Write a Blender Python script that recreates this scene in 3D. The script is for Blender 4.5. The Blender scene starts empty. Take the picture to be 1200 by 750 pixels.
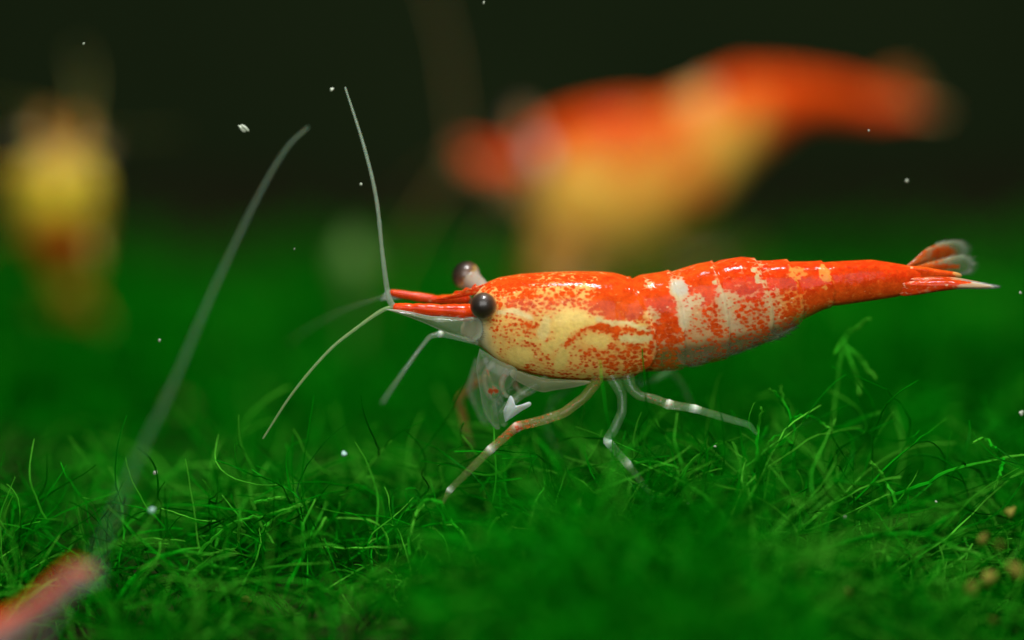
import bpy, math
import numpy as np
from mathutils import Vector, Matrix, Euler

rng = np.random.default_rng(7)
scene = bpy.context.scene
col = scene.collection
# ------------------------------------------------------------------ camera
# one Blender unit is one centimetre: a macro view, the shrimp is about 2.6 cm long
TH = math.radians(10.0)           # camera looks slightly down
D = 12.22                         # distance of the plane in focus
FPX = 1200 * 100.0 / 36.0
S = D / FPX                       # cm per photo pixel in the plane of focus
cam_d = bpy.data.cameras.new('camera')
cam = bpy.data.objects.new('camera', cam_d)
col.objects.link(cam)
CAM = Vector((0, -D * math.cos(TH), D * math.sin(TH)))
cam.location = CAM
cam.rotation_euler = (math.pi / 2 - TH, 0, 0)
cam_d.lens = 100
cam_d.sensor_width = 36
cam_d.clip_start = 0.05
cam_d.clip_end = 500
cam_d.dof.use_dof = True
cam_d.dof.focus_distance = D - 0.10
cam_d.dof.aperture_fstop = 0.1 / (2 * 0.53)
cam_d.dof.aperture_blades = 0
scene.camera = cam
# ------------------------------------------------------------------ world and lamps (an aquarium indoors: no sky, no sun)
world = bpy.data.worlds.new('World')
scene.world = world
world.use_nodes = True
bg = world.node_tree.nodes['Background']
bg.inputs[0].default_value = (0.35, 0.9, 0.4, 1)
bg.inputs[1].default_value = 0.05


def area(name, loc, target, sx, sy, power, colr):
    l = bpy.data.lights.new(name, 'AREA')
    l.shape = 'RECTANGLE'
    l.size, l.size_y = sx, sy
    l.energy = power
    l.color = colr
    o = bpy.data.objects.new(name, l)
    col.objects.link(o)
    o.location = loc
    o.rotation_euler = (Vector(target) - Vector(loc)).to_track_quat('-Z', 'Y').to_euler()
    return o


area('hood_lamp', (0.3, -0.8, 10.5), (0.2, 1.2, 0), 1.7, 1.5, 1250, (1.0, 0.98, 0.96))
area('camera_flash', (-1.0, -10.5, 6.0), (0.2, 0.0, -0.2), 12.0, 7.0, 1020, (1.0, 0.97, 0.93))
# ------------------------------------------------------------------ render look
scene.view_settings.view_transform = 'Standard'
scene.view_settings.look = 'None'
scene.view_settings.exposure = 0.15
scene.view_settings.gamma = 1.0
scene.view_settings.use_curve_mapping = False
scene.cycles.use_denoising = True
scene.cycles.max_bounces = 8
scene.cycles.transparent_max_bounces = 24
scene.cycles.caustics_reflective = False
scene.cycles.caustics_refractive = False

CT, ST = math.cos(TH), math.sin(TH)
FWD = np.array((0, CT, -ST))
UP = np.array((0, ST, CT))
RT = np.array((1.0, 0, 0))
CAMN = np.array(CAM)


def W(px, py, d):
    """world point seen at photo pixel (px, py) at distance d along the view axis"""
    return CAMN + d * FWD + RT * ((px - 600) / FPX * d) + UP * ((375 - py) / FPX * d)


def L(px, py, y=0.0):
    """point on the shrimp's upright plane, shifted y cm away from the camera"""
    z = ((375 - py) * S - y * ST) / CT
    return np.array(((px - 600) * S, y, z))


# ------------------------------------------------------------------ materials
def new_mat(name):
    m = bpy.data.materials.new(name)
    m.use_nodes = True
    nt = m.node_tree
    return m, nt, nt.nodes, nt.links, nt.nodes['Principled BSDF']


def attr(nodes, name):
    a = nodes.new('ShaderNodeAttribute')
    a.attribute_name = name
    return a


def mathn(nt, op, a, b=None, c=None, clamp=False):
    n = nt.nodes.new('ShaderNodeMath')
    n.operation = op
    n.use_clamp = clamp
    for i, v in enumerate((a, b, c)):
        if v is None:
            continue
        if isinstance(v, (int, float)):
            n.inputs[i].default_value = v
        else:
            nt.links.new(v, n.inputs[i])
    return n.outputs[0]


def mixc(nt, fac, a, b):
    n = nt.nodes.new('ShaderNodeMix')
    n.data_type = 'RGBA'
    for sock, v in ((n.inputs[0], fac), (n.inputs[6], a), (n.inputs[7], b)):
        if isinstance(v, (int, float)):
            sock.default_value = v
        elif isinstance(v, tuple):
            sock.default_value = (*v, 1) if len(v) == 3 else v
        else:
            nt.links.new(v, sock)
    return n.outputs[2]


def noise(nt, vec, scale, detail=2, rough=0.5):
    n = nt.nodes.new('ShaderNodeTexNoise')
    n.inputs['Scale'].default_value = scale
    n.inputs['Detail'].default_value = detail
    n.inputs['Roughness'].default_value = rough
    if vec is not None:
        nt.links.new(vec, n.inputs['Vector'])
    return n


def shell_material():
    """translucent shrimp shell: clear base colour, orange-red pigment cells gathered into specks by the density 'pig'"""
    m, nt, N, K, p = new_mat('shrimp_shell')
    tc = N.new('ShaderNodeTexCoord')
    obj = tc.outputs['Object']
    mp = N.new('ShaderNodeMapping')
    K.new(obj, mp.inputs['Vector'])
    mp.inputs['Scale'].default_value = (0.78, 0.9, 1.15)
    wv = noise(nt, obj, 26, 2)
    dist = N.new('ShaderNodeVectorMath')
    dist.operation = 'MULTIPLY_ADD'
    K.new(wv.outputs['Color'], dist.inputs[0])
    dist.inputs[1].default_value = (0.018, 0.018, 0.018)
    K.new(mp.outputs[0], dist.inputs[2])
    vor = N.new('ShaderNodeTexVoronoi')
    vor.inputs['Scale'].default_value = 62
    K.new(dist.outputs[0], vor.inputs['Vector'])
    fine = noise(nt, obj, 75, 3, 0.65)
    mid = noise(nt, obj, 14, 3, 0.6)
    pig = attr(N, 'pig').outputs['Fac']
    q = mathn(nt, 'MULTIPLY_ADD', pig, 1.38, -0.26)
    q = mathn(nt, 'MULTIPLY_ADD', vor.outputs['Distance'], -1.05, q)
    f = mathn(nt, 'SUBTRACT', fine.outputs['Fac'], 0.5)
    q = mathn(nt, 'MULTIPLY_ADD', f, 0.95, q)
    f2 = mathn(nt, 'SUBTRACT', mid.outputs['Fac'], 0.5)
    q = mathn(nt, 'MULTIPLY_ADD', f2, 0.60, q)
    mask = mathn(nt, 'MULTIPLY_ADD', q, 2.6, 0.40, clamp=True)
    mask = mathn(nt, 'MULTIPLY', mask, mathn(nt, 'MULTIPLY', pig, 12, clamp=True))
    # thin veil of diffuse orange pigment between the cells
    veil = mathn(nt, 'MULTIPLY', mathn(nt, 'POWER', pig, 1.7), 0.95, clamp=True)
    veil = mathn(nt, 'MULTIPLY', veil, mathn(nt, 'MULTIPLY_ADD', mid.outputs['Fac'], 1.6, 0.1, clamp=True))
    red = attr(N, 'red').outputs['Color']
    sep = N.new('ShaderNodeSeparateColor')
    K.new(vor.outputs['Color'], sep.inputs[0])
    red2 = mixc(nt, mathn(nt, 'MULTIPLY', sep.outputs[0], 0.35), red, (0.82, 0.14, 0.012))
    blot = noise(nt, obj, 22, 5, 0.7)
    dark = mixc(nt, mathn(nt, 'MULTIPLY_ADD', blot.outputs['Fac'], 2.4, -0.9, clamp=True), red2, (0.42, 0.025, 0.003))
    base = attr(N, 'base').outputs['Color']
    base2 = mixc(nt, mathn(nt, 'MULTIPLY', fine.outputs['Fac'], 0.3), base, (0.5, 0.36, 0.13))
    brown = mathn(nt, 'MULTIPLY_ADD', noise(nt, obj, 32, 4, 0.7).outputs['Fac'], 2.6, -1.15, clamp=True)
    solid = mathn(nt, 'MULTIPLY_ADD', attr(N, 'alpha').outputs['Fac'], 2.0, -0.8, clamp=True)
    base2 = mixc(nt, solid, base, base2)
    base2 = mixc(nt, mathn(nt, 'MULTIPLY', mathn(nt, 'MULTIPLY', brown, 0.42), solid), base2, (0.36, 0.22, 0.05))
    glow = mixc(nt, 0.5, red, (0.86, 0.19, 0.02))
    v3 = N.new('ShaderNodeTexVoronoi')
    v3.feature = 'SMOOTH_F1'
    v3.inputs['Scale'].default_value = 34
    K.new(dist.outputs[0], v3.inputs['Vector'])
    deep = mathn(nt, 'MULTIPLY_ADD', v3.outputs['Distance'], -2.0, mathn(nt, 'MULTIPLY_ADD', pig, 1.9, -0.25))
    deep = mathn(nt, 'MULTIPLY', mathn(nt, 'MULTIPLY', deep, 1.0, clamp=True), 0.6)
    veil = mathn(nt, 'MAXIMUM', veil, deep)
    c = mixc(nt, veil, base2, glow)
    c = mixc(nt, mask, c, dark)
    # scattered pale guanine dots
    v2 = N.new('ShaderNodeTexVoronoi')
    v2.inputs['Scale'].default_value = 24
    K.new(dist.outputs[0], v2.inputs['Vector'])
    sep2 = N.new('ShaderNodeSeparateColor')
    K.new(v2.outputs['Color'], sep2.inputs[0])
    dot = mathn(nt, 'MULTIPLY_ADD', v2.outputs['Distance'], -14, 1.9, clamp=True)
    dot = mathn(nt, 'MULTIPLY', dot, mathn(nt, 'GREATER_THAN', sep2.outputs[1], 0.62))
    c = mixc(nt, mathn(nt, 'MULTIPLY', dot, 0.75), c, (0.85, 0.6, 0.3))
    K.new(c, p.inputs['Base Color'])
    mask = mathn(nt, 'MAXIMUM', mask, veil)
    al = attr(N, 'alpha').outputs['Fac']
    al2 = mathn(nt, 'MULTIPLY_ADD', mathn(nt, 'MULTIPLY', mask, mathn(nt, 'SUBTRACT', 1.0, al)), 0.6, al, clamp=True)
    K.new(al2, p.inputs['Alpha'])
    p.inputs['Roughness'].default_value = 0.42
    p.inputs['IOR'].default_value = 1.42
    p.inputs['Specular IOR Level'].default_value = 0.0
    p.inputs['Subsurface Weight'].default_value = 0.5
    p.inputs['Subsurface Radius'].default_value = (1.0, 0.45, 0.2)
    p.inputs['Subsurface Scale'].default_value = 0.03
    b = N.new('ShaderNodeBump')
    b.inputs['Strength'].default_value = 0.6
    b.inputs['Distance'].default_value = 0.006
    h = mathn(nt, 'MULTIPLY_ADD', fine.outputs['Fac'], 0.6, mid.outputs['Fac'])
    K.new(h, b.inputs['Height'])
    K.new(b.outputs[0], p.inputs['Normal'])
    b2 = N.new('ShaderNodeBump')
    b2.inputs['Strength'].default_value = 0.5
    b2.inputs['Distance'].default_value = 0.01
    K.new(mid.outputs['Fac'], b2.inputs['Height'])
    gl = N.new('ShaderNodeBsdfGlossy')
    gl.inputs['Roughness'].default_value = 0.11
    gl.inputs['Color'].default_value = (0.9, 0.9, 1.0, 1)
    K.new(b2.outputs[0], gl.inputs['Normal'])
    mx = N.new('ShaderNodeMixShader')
    K.new(mathn(nt, 'MULTIPLY', attr(N, 'gloss').outputs['Fac'], 0.04, clamp=True), mx.inputs[0])
    K.new(p.outputs[0], mx.inputs[1])
    K.new(gl.outputs[0], mx.inputs[2])
    K.new(mx.outputs[0], N['Material Output'].inputs['Surface'])
    return m


def eye_material():
    m, nt, N, K, p = new_mat('shrimp_eye')
    tc = N.new('ShaderNodeTexCoord')
    n = noise(nt, tc.outputs['Object'], 90, 2)
    e = attr(N, 'axis').outputs['Fac']                     # +1 at the cornea, -1 at the stalk
    ramp = N.new('ShaderNodeValToRGB')
    el = ramp.color_ramp.elements
    el[0].position, el[0].color = 0.2, (0.42, 0.40, 0.36, 1)
    el[1].position, el[1].color = 1.0, (0.010, 0.006, 0.004, 1)
    x = el.new(0.48)
    x.color = (0.42, 0.26, 0.07, 1)
    x = el.new(0.60)
    x.color = (0.13, 0.06, 0.03, 1)
    x = el.new(0.85)
    x.color = (0.035, 0.017, 0.01, 1)
    v = mathn(nt, 'MULTIPLY_ADD', e, 0.5, 0.5)
    v = mathn(nt, 'MULTIPLY_ADD', mathn(nt, 'SUBTRACT', n.outputs['Fac'], 0.5), 0.3, v)
    K.new(v, ramp.inputs[0])
    K.new(ramp.outputs[0], p.inputs['Base Color'])
    p.inputs['Roughness'].default_value = 0.45
    p.inputs['Coat Weight'].default_value = 0.6
    p.inputs['Coat Roughness'].default_value = 0.1
    return m


def moss_material(name='moss_green', gain=1.0):
    m, nt, N, K, p = new_mat(name)
    t = attr(N, 'tint').outputs['Fac']
    ramp = N.new('ShaderNodeValToRGB')
    el = ramp.color_ramp.elements
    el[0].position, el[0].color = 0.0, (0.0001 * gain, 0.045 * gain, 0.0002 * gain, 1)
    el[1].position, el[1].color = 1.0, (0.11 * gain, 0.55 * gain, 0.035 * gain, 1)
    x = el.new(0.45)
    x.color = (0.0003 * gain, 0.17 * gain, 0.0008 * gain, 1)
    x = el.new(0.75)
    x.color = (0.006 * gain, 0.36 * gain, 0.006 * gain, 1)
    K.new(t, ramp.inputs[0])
    K.new(ramp.outputs[0], p.inputs['Base Color'])
    p.inputs['Roughness'].default_value = 0.45
    p.inputs['Specular IOR Level'].default_value = 0.02
    tr = N.new('ShaderNodeBsdfTranslucent')
    K.new(ramp.outputs[0], tr.inputs['Color'])
    mx = N.new('ShaderNodeMixShader')
    mx.inputs[0].default_value = 0.4
    K.new(p.outputs[0], mx.inputs[1])
    K.new(tr.outputs[0], mx.inputs[2])
    K.new(mx.outputs[0], N['Material Output'].inputs['Surface'])
    return m


def simple_mat(name, c, rough=0.6, c2=None, scale=20, alpha=1.0):
    m, nt, N, K, p = new_mat(name)
    if c2 is None:
        c2 = tuple(v * 0.6 for v in c)
    tc = N.new('ShaderNodeTexCoord')
    n = noise(nt, tc.outputs['Object'], scale, 4, 0.6)
    v = mathn(nt, 'MULTIPLY_ADD', n.outputs['Fac'], 2.2, -0.6, clamp=True)
    K.new(mixc(nt, v, c, c2), p.inputs['Base Color'])
    p.inputs['Roughness'].default_value = rough
    p.inputs['Alpha'].default_value = alpha
    b = N.new('ShaderNodeBump')
    b.inputs['Strength'].default_value = 0.4
    b.inputs['Distance'].default_value = 0.01
    K.new(n.outputs['Fac'], b.inputs['Height'])
    K.new(b.outputs[0], p.inputs['Normal'])
    return m


SHELL = shell_material()
EYE = eye_material()
MOSS = moss_material(gain=1.15)
SOIL = simple_mat('dark_soil', (0.030, 0.022, 0.010), 0.9, (0.010, 0.008, 0.004), 9)
WALL = simple_mat('dark_back_pane', (0.017, 0.027, 0.010), 1.0, (0.012, 0.021, 0.008), 0.5)
WALL.node_tree.nodes['Principled BSDF'].inputs['Specular IOR Level'].default_value = 0.0
SOIL.node_tree.nodes['Principled BSDF'].inputs['Specular IOR Level'].default_value = 0.05
SPECK = simple_mat('white_speck', (0.55, 0.6, 0.5), 0.5, (0.35, 0.42, 0.3), 60)
SPECKB = simple_mat('bluish_speck', (0.5, 0.75, 0.68), 0.3, (0.3, 0.6, 0.5), 60)
GRAIN = simple_mat('gravel_tan', (0.30, 0.28, 0.04), 0.6, (0.05, 0.055, 0.01), 7)
GRAIN.node_tree.nodes['Principled BSDF'].inputs['Specular IOR Level'].default_value = 0.1
LEAFM = simple_mat('pale_leaf', (0.12, 0.28, 0.05), 0.5, (0.08, 0.2, 0.03), 6)
OLIVE = simple_mat('olive_seed', (0.16, 0.2, 0.03), 0.5, (0.1, 0.13, 0.02), 10)


# ------------------------------------------------------------------ mesh helpers
def mesh(name, V, F, attrs=None, smooth=True):
    V = np.asarray(V, np.float32)
    me = bpy.data.meshes.new(name)
    if isinstance(F, np.ndarray):
        n, k = F.shape
        me.vertices.add(len(V))
        me.vertices.foreach_set('co', V.ravel())
        me.loops.add(n * k)
        me.loops.foreach_set('vertex_index', F.ravel().astype(np.int32))
        me.polygons.add(n)
        me.polygons.foreach_set('loop_start', np.arange(0, n * k, k, dtype=np.int32))
        me.polygons.foreach_set('loop_total', np.full(n, k, np.int32))
        me.update(calc_edges=True)
    else:
        me.from_pydata([tuple(map(float, v)) for v in V], [], F)
    for an, av in (attrs or {}).items():
        av = np.asarray(av, np.float32)
        if av.ndim == 2:
            a = me.attributes.new(an, 'FLOAT_COLOR', 'POINT')
            if av.shape[1] == 3:
                av = np.concatenate([av, np.ones((len(av), 1), np.float32)], 1)
            a.data.foreach_set('color', np.ascontiguousarray(av).ravel())
        else:
            a = me.attributes.new(an, 'FLOAT', 'POINT')
            a.data.foreach_set('value', av)
    me.polygons.foreach_set('use_smooth', np.full(len(me.polygons), smooth, bool))
    me.validate()
    me.update()
    return me


def link(name, me, mat, parent=None):
    o = bpy.data.objects.new(name, me)
    if mat is not None and not me.materials:
        me.materials.append(mat)
    col.objects.link(o)
    if parent is not None:
        o.parent = parent
    return o


def tag(o, label=None, cat=None, group=None, kind=None):
    for k, v in (('label', label), ('category', cat), ('group', group), ('kind', kind)):
        if v:
            o[k] = v
    return o


def fbm(x, y, seed=0, f=1.0, oct=4):
    r = np.random.default_rng(seed)
    out = np.zeros_like(x, dtype=float)
    a = 1.0
    for o in range(oct):
        for _ in range(4):
            th = r.uniform(0, 2 * math.pi)
            ph = r.uniform(0, 2 * math.pi)
            fr = f * (2 ** o) * r.uniform(0.7, 1.3)
            out += a * 0.25 * np.sin((x * math.cos(th) + y * math.sin(th)) * fr + ph)
        a *= 0.55
    return out


def smooth1(a, k):
    if k < 1:
        return a
    w = np.exp(-0.5 * (np.arange(-3 * k, 3 * k + 1) / k) ** 2)
    w /= w.sum()
    return np.convolve(np.pad(a, 3 * k, mode='edge'), w, mode='valid')


def sstep(a, b, x):
    t = np.clip((x - a) / (b - a), 0, 1)
    return t * t * (3 - 2 * t)


def grid_faces(n, m, closed=True):
    """quads of n rings with m verts each"""
    i = np.arange(n - 1)[:, None]
    j = np.arange(m if closed else m - 1)[None, :]
    a = i * m + j
    b = i * m + (j + 1) % m
    return np.stack([a, b, b + m, a + m], -1).reshape(-1, 4)


def resample(pts, n_per, corner=1):
    """polyline -> dense points with softened corners; returns points and the parameter (index units)"""
    pts = np.asarray(pts, float)
    T = np.linspace(0, len(pts) - 1, (len(pts) - 1) * n_per + 1)
    out = np.stack([np.interp(T, np.arange(len(pts)), pts[:, c]) for c in range(pts.shape[1])], 1)
    if corner:
        sm = np.stack([smooth1(out[:, c], corner) for c in range(out.shape[1])], 1)
        sm[0], sm[-1] = out[0], out[-1]
        out = sm
    return out, T


def catmull(pts, n_per):
    pts = np.asarray(pts, float)
    p = np.vstack([2 * pts[0] - pts[1], pts, 2 * pts[-1] - pts[-2]])
    out = []
    for i in range(len(pts) - 1):
        t = np.linspace(0, 1, n_per, endpoint=False)[:, None]
        a, b, c, d = p[i], p[i + 1], p[i + 2], p[i + 3]
        out.append(0.5 * (2 * b + (c - a) * t + (2 * a - 5 * b + 4 * c - d) * t ** 2 + (3 * b - a - 3 * c + d) * t ** 3))
    out.append(pts[-1:])
    return np.vstack(out), np.linspace(0, len(pts) - 1, (len(pts) - 1) * n_per + 1)


def tube(P, R, sides=10, flat=1.0):
    P = np.asarray(P, float)
    n = len(P)
    t = np.gradient(P, axis=0)
    t /= np.linalg.norm(t, axis=1)[:, None] + 1e-12
    ref = np.array((0.05, 1.0, 0.03))
    a = np.cross(t, ref)
    a /= np.linalg.norm(a, axis=1)[:, None] + 1e-12
    b = np.cross(t, a)
    ph = np.linspace(0, 2 * math.pi, sides, endpoint=False)
    R = np.broadcast_to(np.asarray(R, float), (n,))
    V = P[:, None, :] + R[:, None, None] * (np.cos(ph)[None, :, None] * a[:, None, :] + flat * np.sin(ph)[None, :, None] * b[:, None, :])
    V = V.reshape(-1, 3)
    F = grid_faces(n, sides).tolist()
    V = np.vstack([V, P[:1] - t[:1] * R[0] * 0.6, P[-1:] + t[-1:] * R[-1] * 0.8])
    c0, c1 = n * sides, n * sides + 1
    for j in range(sides):
        F.append([c0, (j + 1) % sides, j])
        F.append([c1, (n - 1) * sides + j, (n - 1) * sides + (j + 1) % sides])
    idx = np.concatenate([np.repeat(np.arange(n), sides), [0, n - 1]])
    return V, F, idx


# ------------------------------------------------------------------ the shrimp
ORIGIN = L(690, 588, 0.0)          # under the body, between the feet
RED = np.array((0.80, 0.040, 0.004))
ORANGE = np.array((0.84, 0.15, 0.012))
CREAM = np.array((0.93, 0.68, 0.19))
PALE = np.array((0.86, 0.72, 0.36))
GREY = np.array((0.26, 0.26, 0.13))
CLEAR = np.array((0.24, 0.34, 0.18))
WHITE = np.array((0.74, 0.92, 0.86))

TOPX = [540, 546, 552, 558, 564, 572, 585, 610, 640, 673, 703, 720, 730, 736, 742, 749, 774, 789, 817, 832, 843, 868, 883, 900, 916, 940, 959, 980, 1020, 1041, 1065, 1078]
TOPY = [384, 370, 355, 344, 336, 331, 326, 322, 320, 319, 319.5, 321.5, 325, 328, 326, 323, 320.7, 318, 310.5, 309, 305.5, 302.5, 305, 306.5, 306, 307.5, 307.5, 307, 305, 308, 312, 316]
BOTX = [540, 546, 552, 562, 572, 582, 602, 623, 648, 678, 716, 736, 749, 761, 779, 792, 817, 843, 863, 880, 893, 919, 940, 959, 967, 993, 1020, 1047, 1065, 1078]
BOTY = [390, 396, 400, 405, 413, 423, 432, 438, 443, 445, 445, 441, 436, 434, 434, 432, 428, 421, 414, 407, 402, 389, 375, 364, 360, 356, 352, 348, 344, 336]
HWX = [540, 552, 572, 600, 650, 715, 740, 780, 850, 920, 980, 1050, 1070, 1078]
HWY = [0.015, 0.065, 0.115, 0.155, 0.185, 0.19, 0.175, 0.165, 0.15, 0.115, 0.088, 0.065, 0.045, 0.025]


def stroke(X, Y, pts, w):
    """0..1 mask round a polyline in photo pixels"""
    best = np.full(X.shape, 1e9)
    for (x0, y0), (x1, y1) in zip(pts[:-1], pts[1:]):
        dx, dy = x1 - x0, y1 - y0
        t = np.clip(((X - x0) * dx + (Y - y0) * dy) / (dx * dx + dy * dy + 1e-9), 0, 1)
        best = np.minimum(best, np.hypot(X - x0 - t * dx, Y - y0 - t * dy))
    return 1 - sstep(w * 0.45, w * 1.25, best)


def blob(X, Y, cx, cy, rx, ry, rot=0.0):
    c, s = math.cos(rot), math.sin(rot)
    u = ((X - cx) * c + (Y - cy) * s) / rx
    v = (-(X - cx) * s + (Y - cy) * c) / ry
    return 1 - sstep(0.55, 1.3, np.hypot(u, v))


SEG = [(738, 26, 4.8), (784, 16, 3.4), (834, 18, 4.0), (884, 20, 3.6), (922, 16, 3.2), (962, 10, 2.6)]   # rear edges: x at the back, slant, lift (px)


def lerp(a, b, t):
    return a + (b - a) * np.asarray(t)[..., None]


def paint_body(X, Y, tt, variant):
    """pigment density, base colour, opacity of the shell at photo pixel X, Y; tt = 0 at the back, 1 at the belly"""
    n = X.shape
    base = np.broadcast_to(CREAM, n + (3,)).copy()
    red = np.broadcast_to(RED * 0.75 + ORANGE * 0.25, n + (3,)).copy()
    alpha = np.ones(n)
    if variant == 'yellow':
        base[:] = (0.92, 0.72, 0.03)
        base = lerp(base, np.array((0.42, 0.28, 0.06)), 1 - sstep(560, 640, X))
        pig = 0.1 + 0.1 * (1 - sstep(0.0, 0.3, tt)) + sstep(745, 765, X) * (1 - sstep(880, 910, X))
        red[:] = (0.9, 0.14, 0.01)
        return pig, base, red, alpha
    if variant == 'bright':
        base[:] = (0.92, 0.42, 0.06)
        base = lerp(base, np.array((0.95, 0.56, 0.07)), sstep(0.2, 0.6, tt))
        pig = 0.85 * (1 - sstep(0.0, 0.62, tt)) + 0.22 + 0.5 * fbm(X * 0.02, Y * 0.03, 61, 1.6)
        tail = sstep(830, 930, X)
        pig = np.maximum(pig, tail * 0.95)
        pig *= 1 - 0.6 * blob(X, Y, 800, 325, 30, 50)
        base = lerp(base, np.array((0.8, 0.65, 0.4)), blob(X, Y, 805, 310, 26, 26) * 0.5)
        red[:] = (0.80, 0.07, 0.003)
        return pig, base, red, alpha
    X0, Y0 = X, Y
    X = X + 4.0 * fbm(X0 * 0.055, Y0 * 0.055, 31, 1.6)          # nothing on a living shell has a ruled edge
    Y = Y + 3.2 * fbm(X0 * 0.055, Y0 * 0.055, 32, 1.6)
    car = 1 - sstep(744, 760, X + (Y - 330) * -0.16)        # 1 on the carapace
    # --- carapace
    pc = 0.55 + 0.28 * (1 - sstep(0.02, 0.13, tt)) + 0.08 * fbm(X * 0.05, Y * 0.05, 52, 1.5) + 0.02 * (1 - sstep(0.14, 0.36, tt))
    pc -= 0.05 * sstep(0.36, 0.6, tt)
    pc += 0.42 * blob(X, Y, 728, 352, 36, 28)                # orange saddle behind
    pc += 0.18 * blob(X, Y, 655, 350, 26, 12)
    pc += 0.12 * blob(X, Y, 600, 350, 26, 18)
    pc *= 1 - 0.85 * blob(X, Y, 668, 378, 26, 12, -0.15)     # smooth yellow field
    pc *= 1 - 0.7 * stroke(X, Y, [(664, 384), (650, 400), (640, 408)], 7)
    pc *= 1 - 0.9 * stroke(X, Y, [(640, 374), (634, 394)], 5)
    pc *= 1 - 0.8 * stroke(X, Y, [(684, 382), (700, 375), (722, 377), (744, 382), (764, 388)], 3.4)
    inside = sstep(0, 6, Y - np.interp(X, [630, 652, 672, 690, 705, 720, 740, 762], [430, 406, 396, 385, 380.5, 381, 386, 390]))
    pc += 0.22 * inside * sstep(668, 715, X) * (1 - sstep(425, 442, Y))
    pc = np.maximum(pc, 0.86 * stroke(X, Y, [(655, 405), (672, 395), (690, 385), (705, 381), (722, 383), (745, 389), (760, 389), (764, 396)], 3.2))
    pc *= 1 - 0.85 * stroke(X, Y, [(728, 398), (745, 398), (758, 397)], 5)
    pc *= 1 - 0.7 * blob(X, Y, 700, 397, 16, 9)
    pc *= 1 - 0.92 * blob(X, Y, 611, 418, 17, 10, 0.1)
    pc *= 1 - 0.8 * blob(X, Y, 655, 419, 7, 13)
    pc *= 1 - 0.7 * stroke(X, Y, [(588, 364), (604, 366), (622, 371)], 3)
    pc *= 1 - 0.75 * stroke(X, Y, [(606, 400), (620, 398), (640, 403), (656, 406)], 2.2)
    pc *= sstep(560, 578, X - 0.25 * (Y - 370))
    # --- abdomen
    pa = 0.60 + 0.26 * (1 - sstep(0.22, 0.48, tt)) + 0.1 * fbm(X * 0.05, Y * 0.05, 51, 1.5)
    pa = np.maximum(pa, 0.80 * (1 - sstep(782, 792, X - 0.22 * (Y - 335))) * (1 - sstep(395, 415, Y)))
    pa *= 1 - 0.8 * blob(X, Y, 792, 337, 12, 12)
    pa *= 1 - 0.5 * stroke(X, Y, [(798, 346), (802, 360), (799, 378)], 10)
    pa *= 1 - 0.5 * blob(X, Y, 815, 352, 10, 8)
    pa *= 1 - 0.36 * stroke(X, Y, [(838, 345), (846, 365), (862, 385)], 9)
    pa *= 1 - 0.35 * blob(X, Y, 852, 350, 14, 9)
    pa *= 1 - 0.45 * blob(X, Y, 763, 369, 9, 9)
    pa += 0.35 * sstep(905, 975, X)
    pa *= 1 - 0.5 * blob(X, Y, 930, 320, 14, 7)
    pa *= 1 - 0.75 * blob(X, Y, 963, 322, 7, 11)
    pa *= 1 - 0.7 * blob(X, Y, 963, 338, 4, 4)
    pa *= 1 - 0.5 * blob(X, Y, 756, 333, 8, 7)
    for cx, cy in ((833.5, 331), (880, 318), (885.5, 326), (887, 331)):
        pa *= 1 - 0.95 * blob(X, Y, cx, cy, 2.8, 2.4)
    low = sstep(-8, 10, Y - np.interp(X, [745, 775, 800, 850, 900, 940, 965, 1000], [415, 405, 402, 396, 382, 364, 358, 362]))
    pa *= 1 - 0.12 * low
    # thin clear hem along the rear rim of every ring, deeper red just before it
    for x0, sl, amp in SEG[1:]:
        xb = x0 + sl * np.clip(tt, 0, 1) + 6 * np.sin(np.pi * np.clip(tt, 0, 1))
        pa *= 1 - (0.28 + 0.3 * fbm(Y0 * 0.1, X0 * 0.02, 41, 1.5)).clip(0, 1) * np.exp(-((X0 - xb + 1.0) / 3.0) ** 2)
        pa += 0.10 * np.exp(-((X0 - xb + 14) / 8.0) ** 2)
    rim = np.interp(X, BOTX, BOTY)
    pc = np.maximum(pc, 0.8 * np.exp(-((tt - 0.955) / 0.02) ** 2))
    pig = car * pc + (1 - car) * pa
    # --- base colours
    base = lerp(base, PALE, 0.45 * stroke(X, Y, [(640, 374), (634, 394)], 6))
    base = lerp(base, PALE, 0.9 * stroke(X, Y, [(700, 375), (722, 377), (744, 382), (764, 388)], 3.5))
    base = lerp(base, PALE, 0.8 * stroke(X, Y, [(728, 398), (745, 398), (758, 397)], 6))
    base = lerp(base, PALE, 0.9 * stroke(X, Y, [(588, 364), (604, 366), (622, 371)], 4))
    base = lerp(base, np.array((0.60, 0.52, 0.30)), 0.9 * (1 - car) * (1 - sstep(900, 930, X)))
    base = lerp(base, np.array((0.66, 0.60, 0.40)), 0.8 * stroke(X, Y, [(798, 346), (802, 360), (799, 378)], 9))
    base = lerp(base, np.array((0.62, 0.55, 0.36)), 0.7 * stroke(X, Y, [(838, 345), (846, 365), (862, 385)], 7))
    base = lerp(base, np.array((0.52, 0.53, 0.48)), 0.8 * blob(X, Y, 795, 335, 14, 10))
    base = lerp(base, ORANGE * 1.05 + np.array((0, 0.12, 0.03)), sstep(905, 925, X) * (1 - low))
    base = lerp(base, GREY, 0.9 * low * (1 - car))
    base = lerp(base, np.array((0.6, 0.56, 0.4)), 0.8 * (1 - sstep(556, 580, X - 0.2 * (Y - 370))))
    red = lerp(red, ORANGE * 0.7 + RED * 0.3, car * sstep(0.05, 0.3, tt) * 0.85)
    red = lerp(red, np.array((0.42, 0.09, 0.015)), 0.8 * low * (1 - car))  # brownish belly mottling, with the shade there painted into the pigment
    red = lerp(red, ORANGE * 0.6 + RED * 0.4, (1 - car) * sstep(0.35, 0.6, tt) * 0.7)
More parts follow.
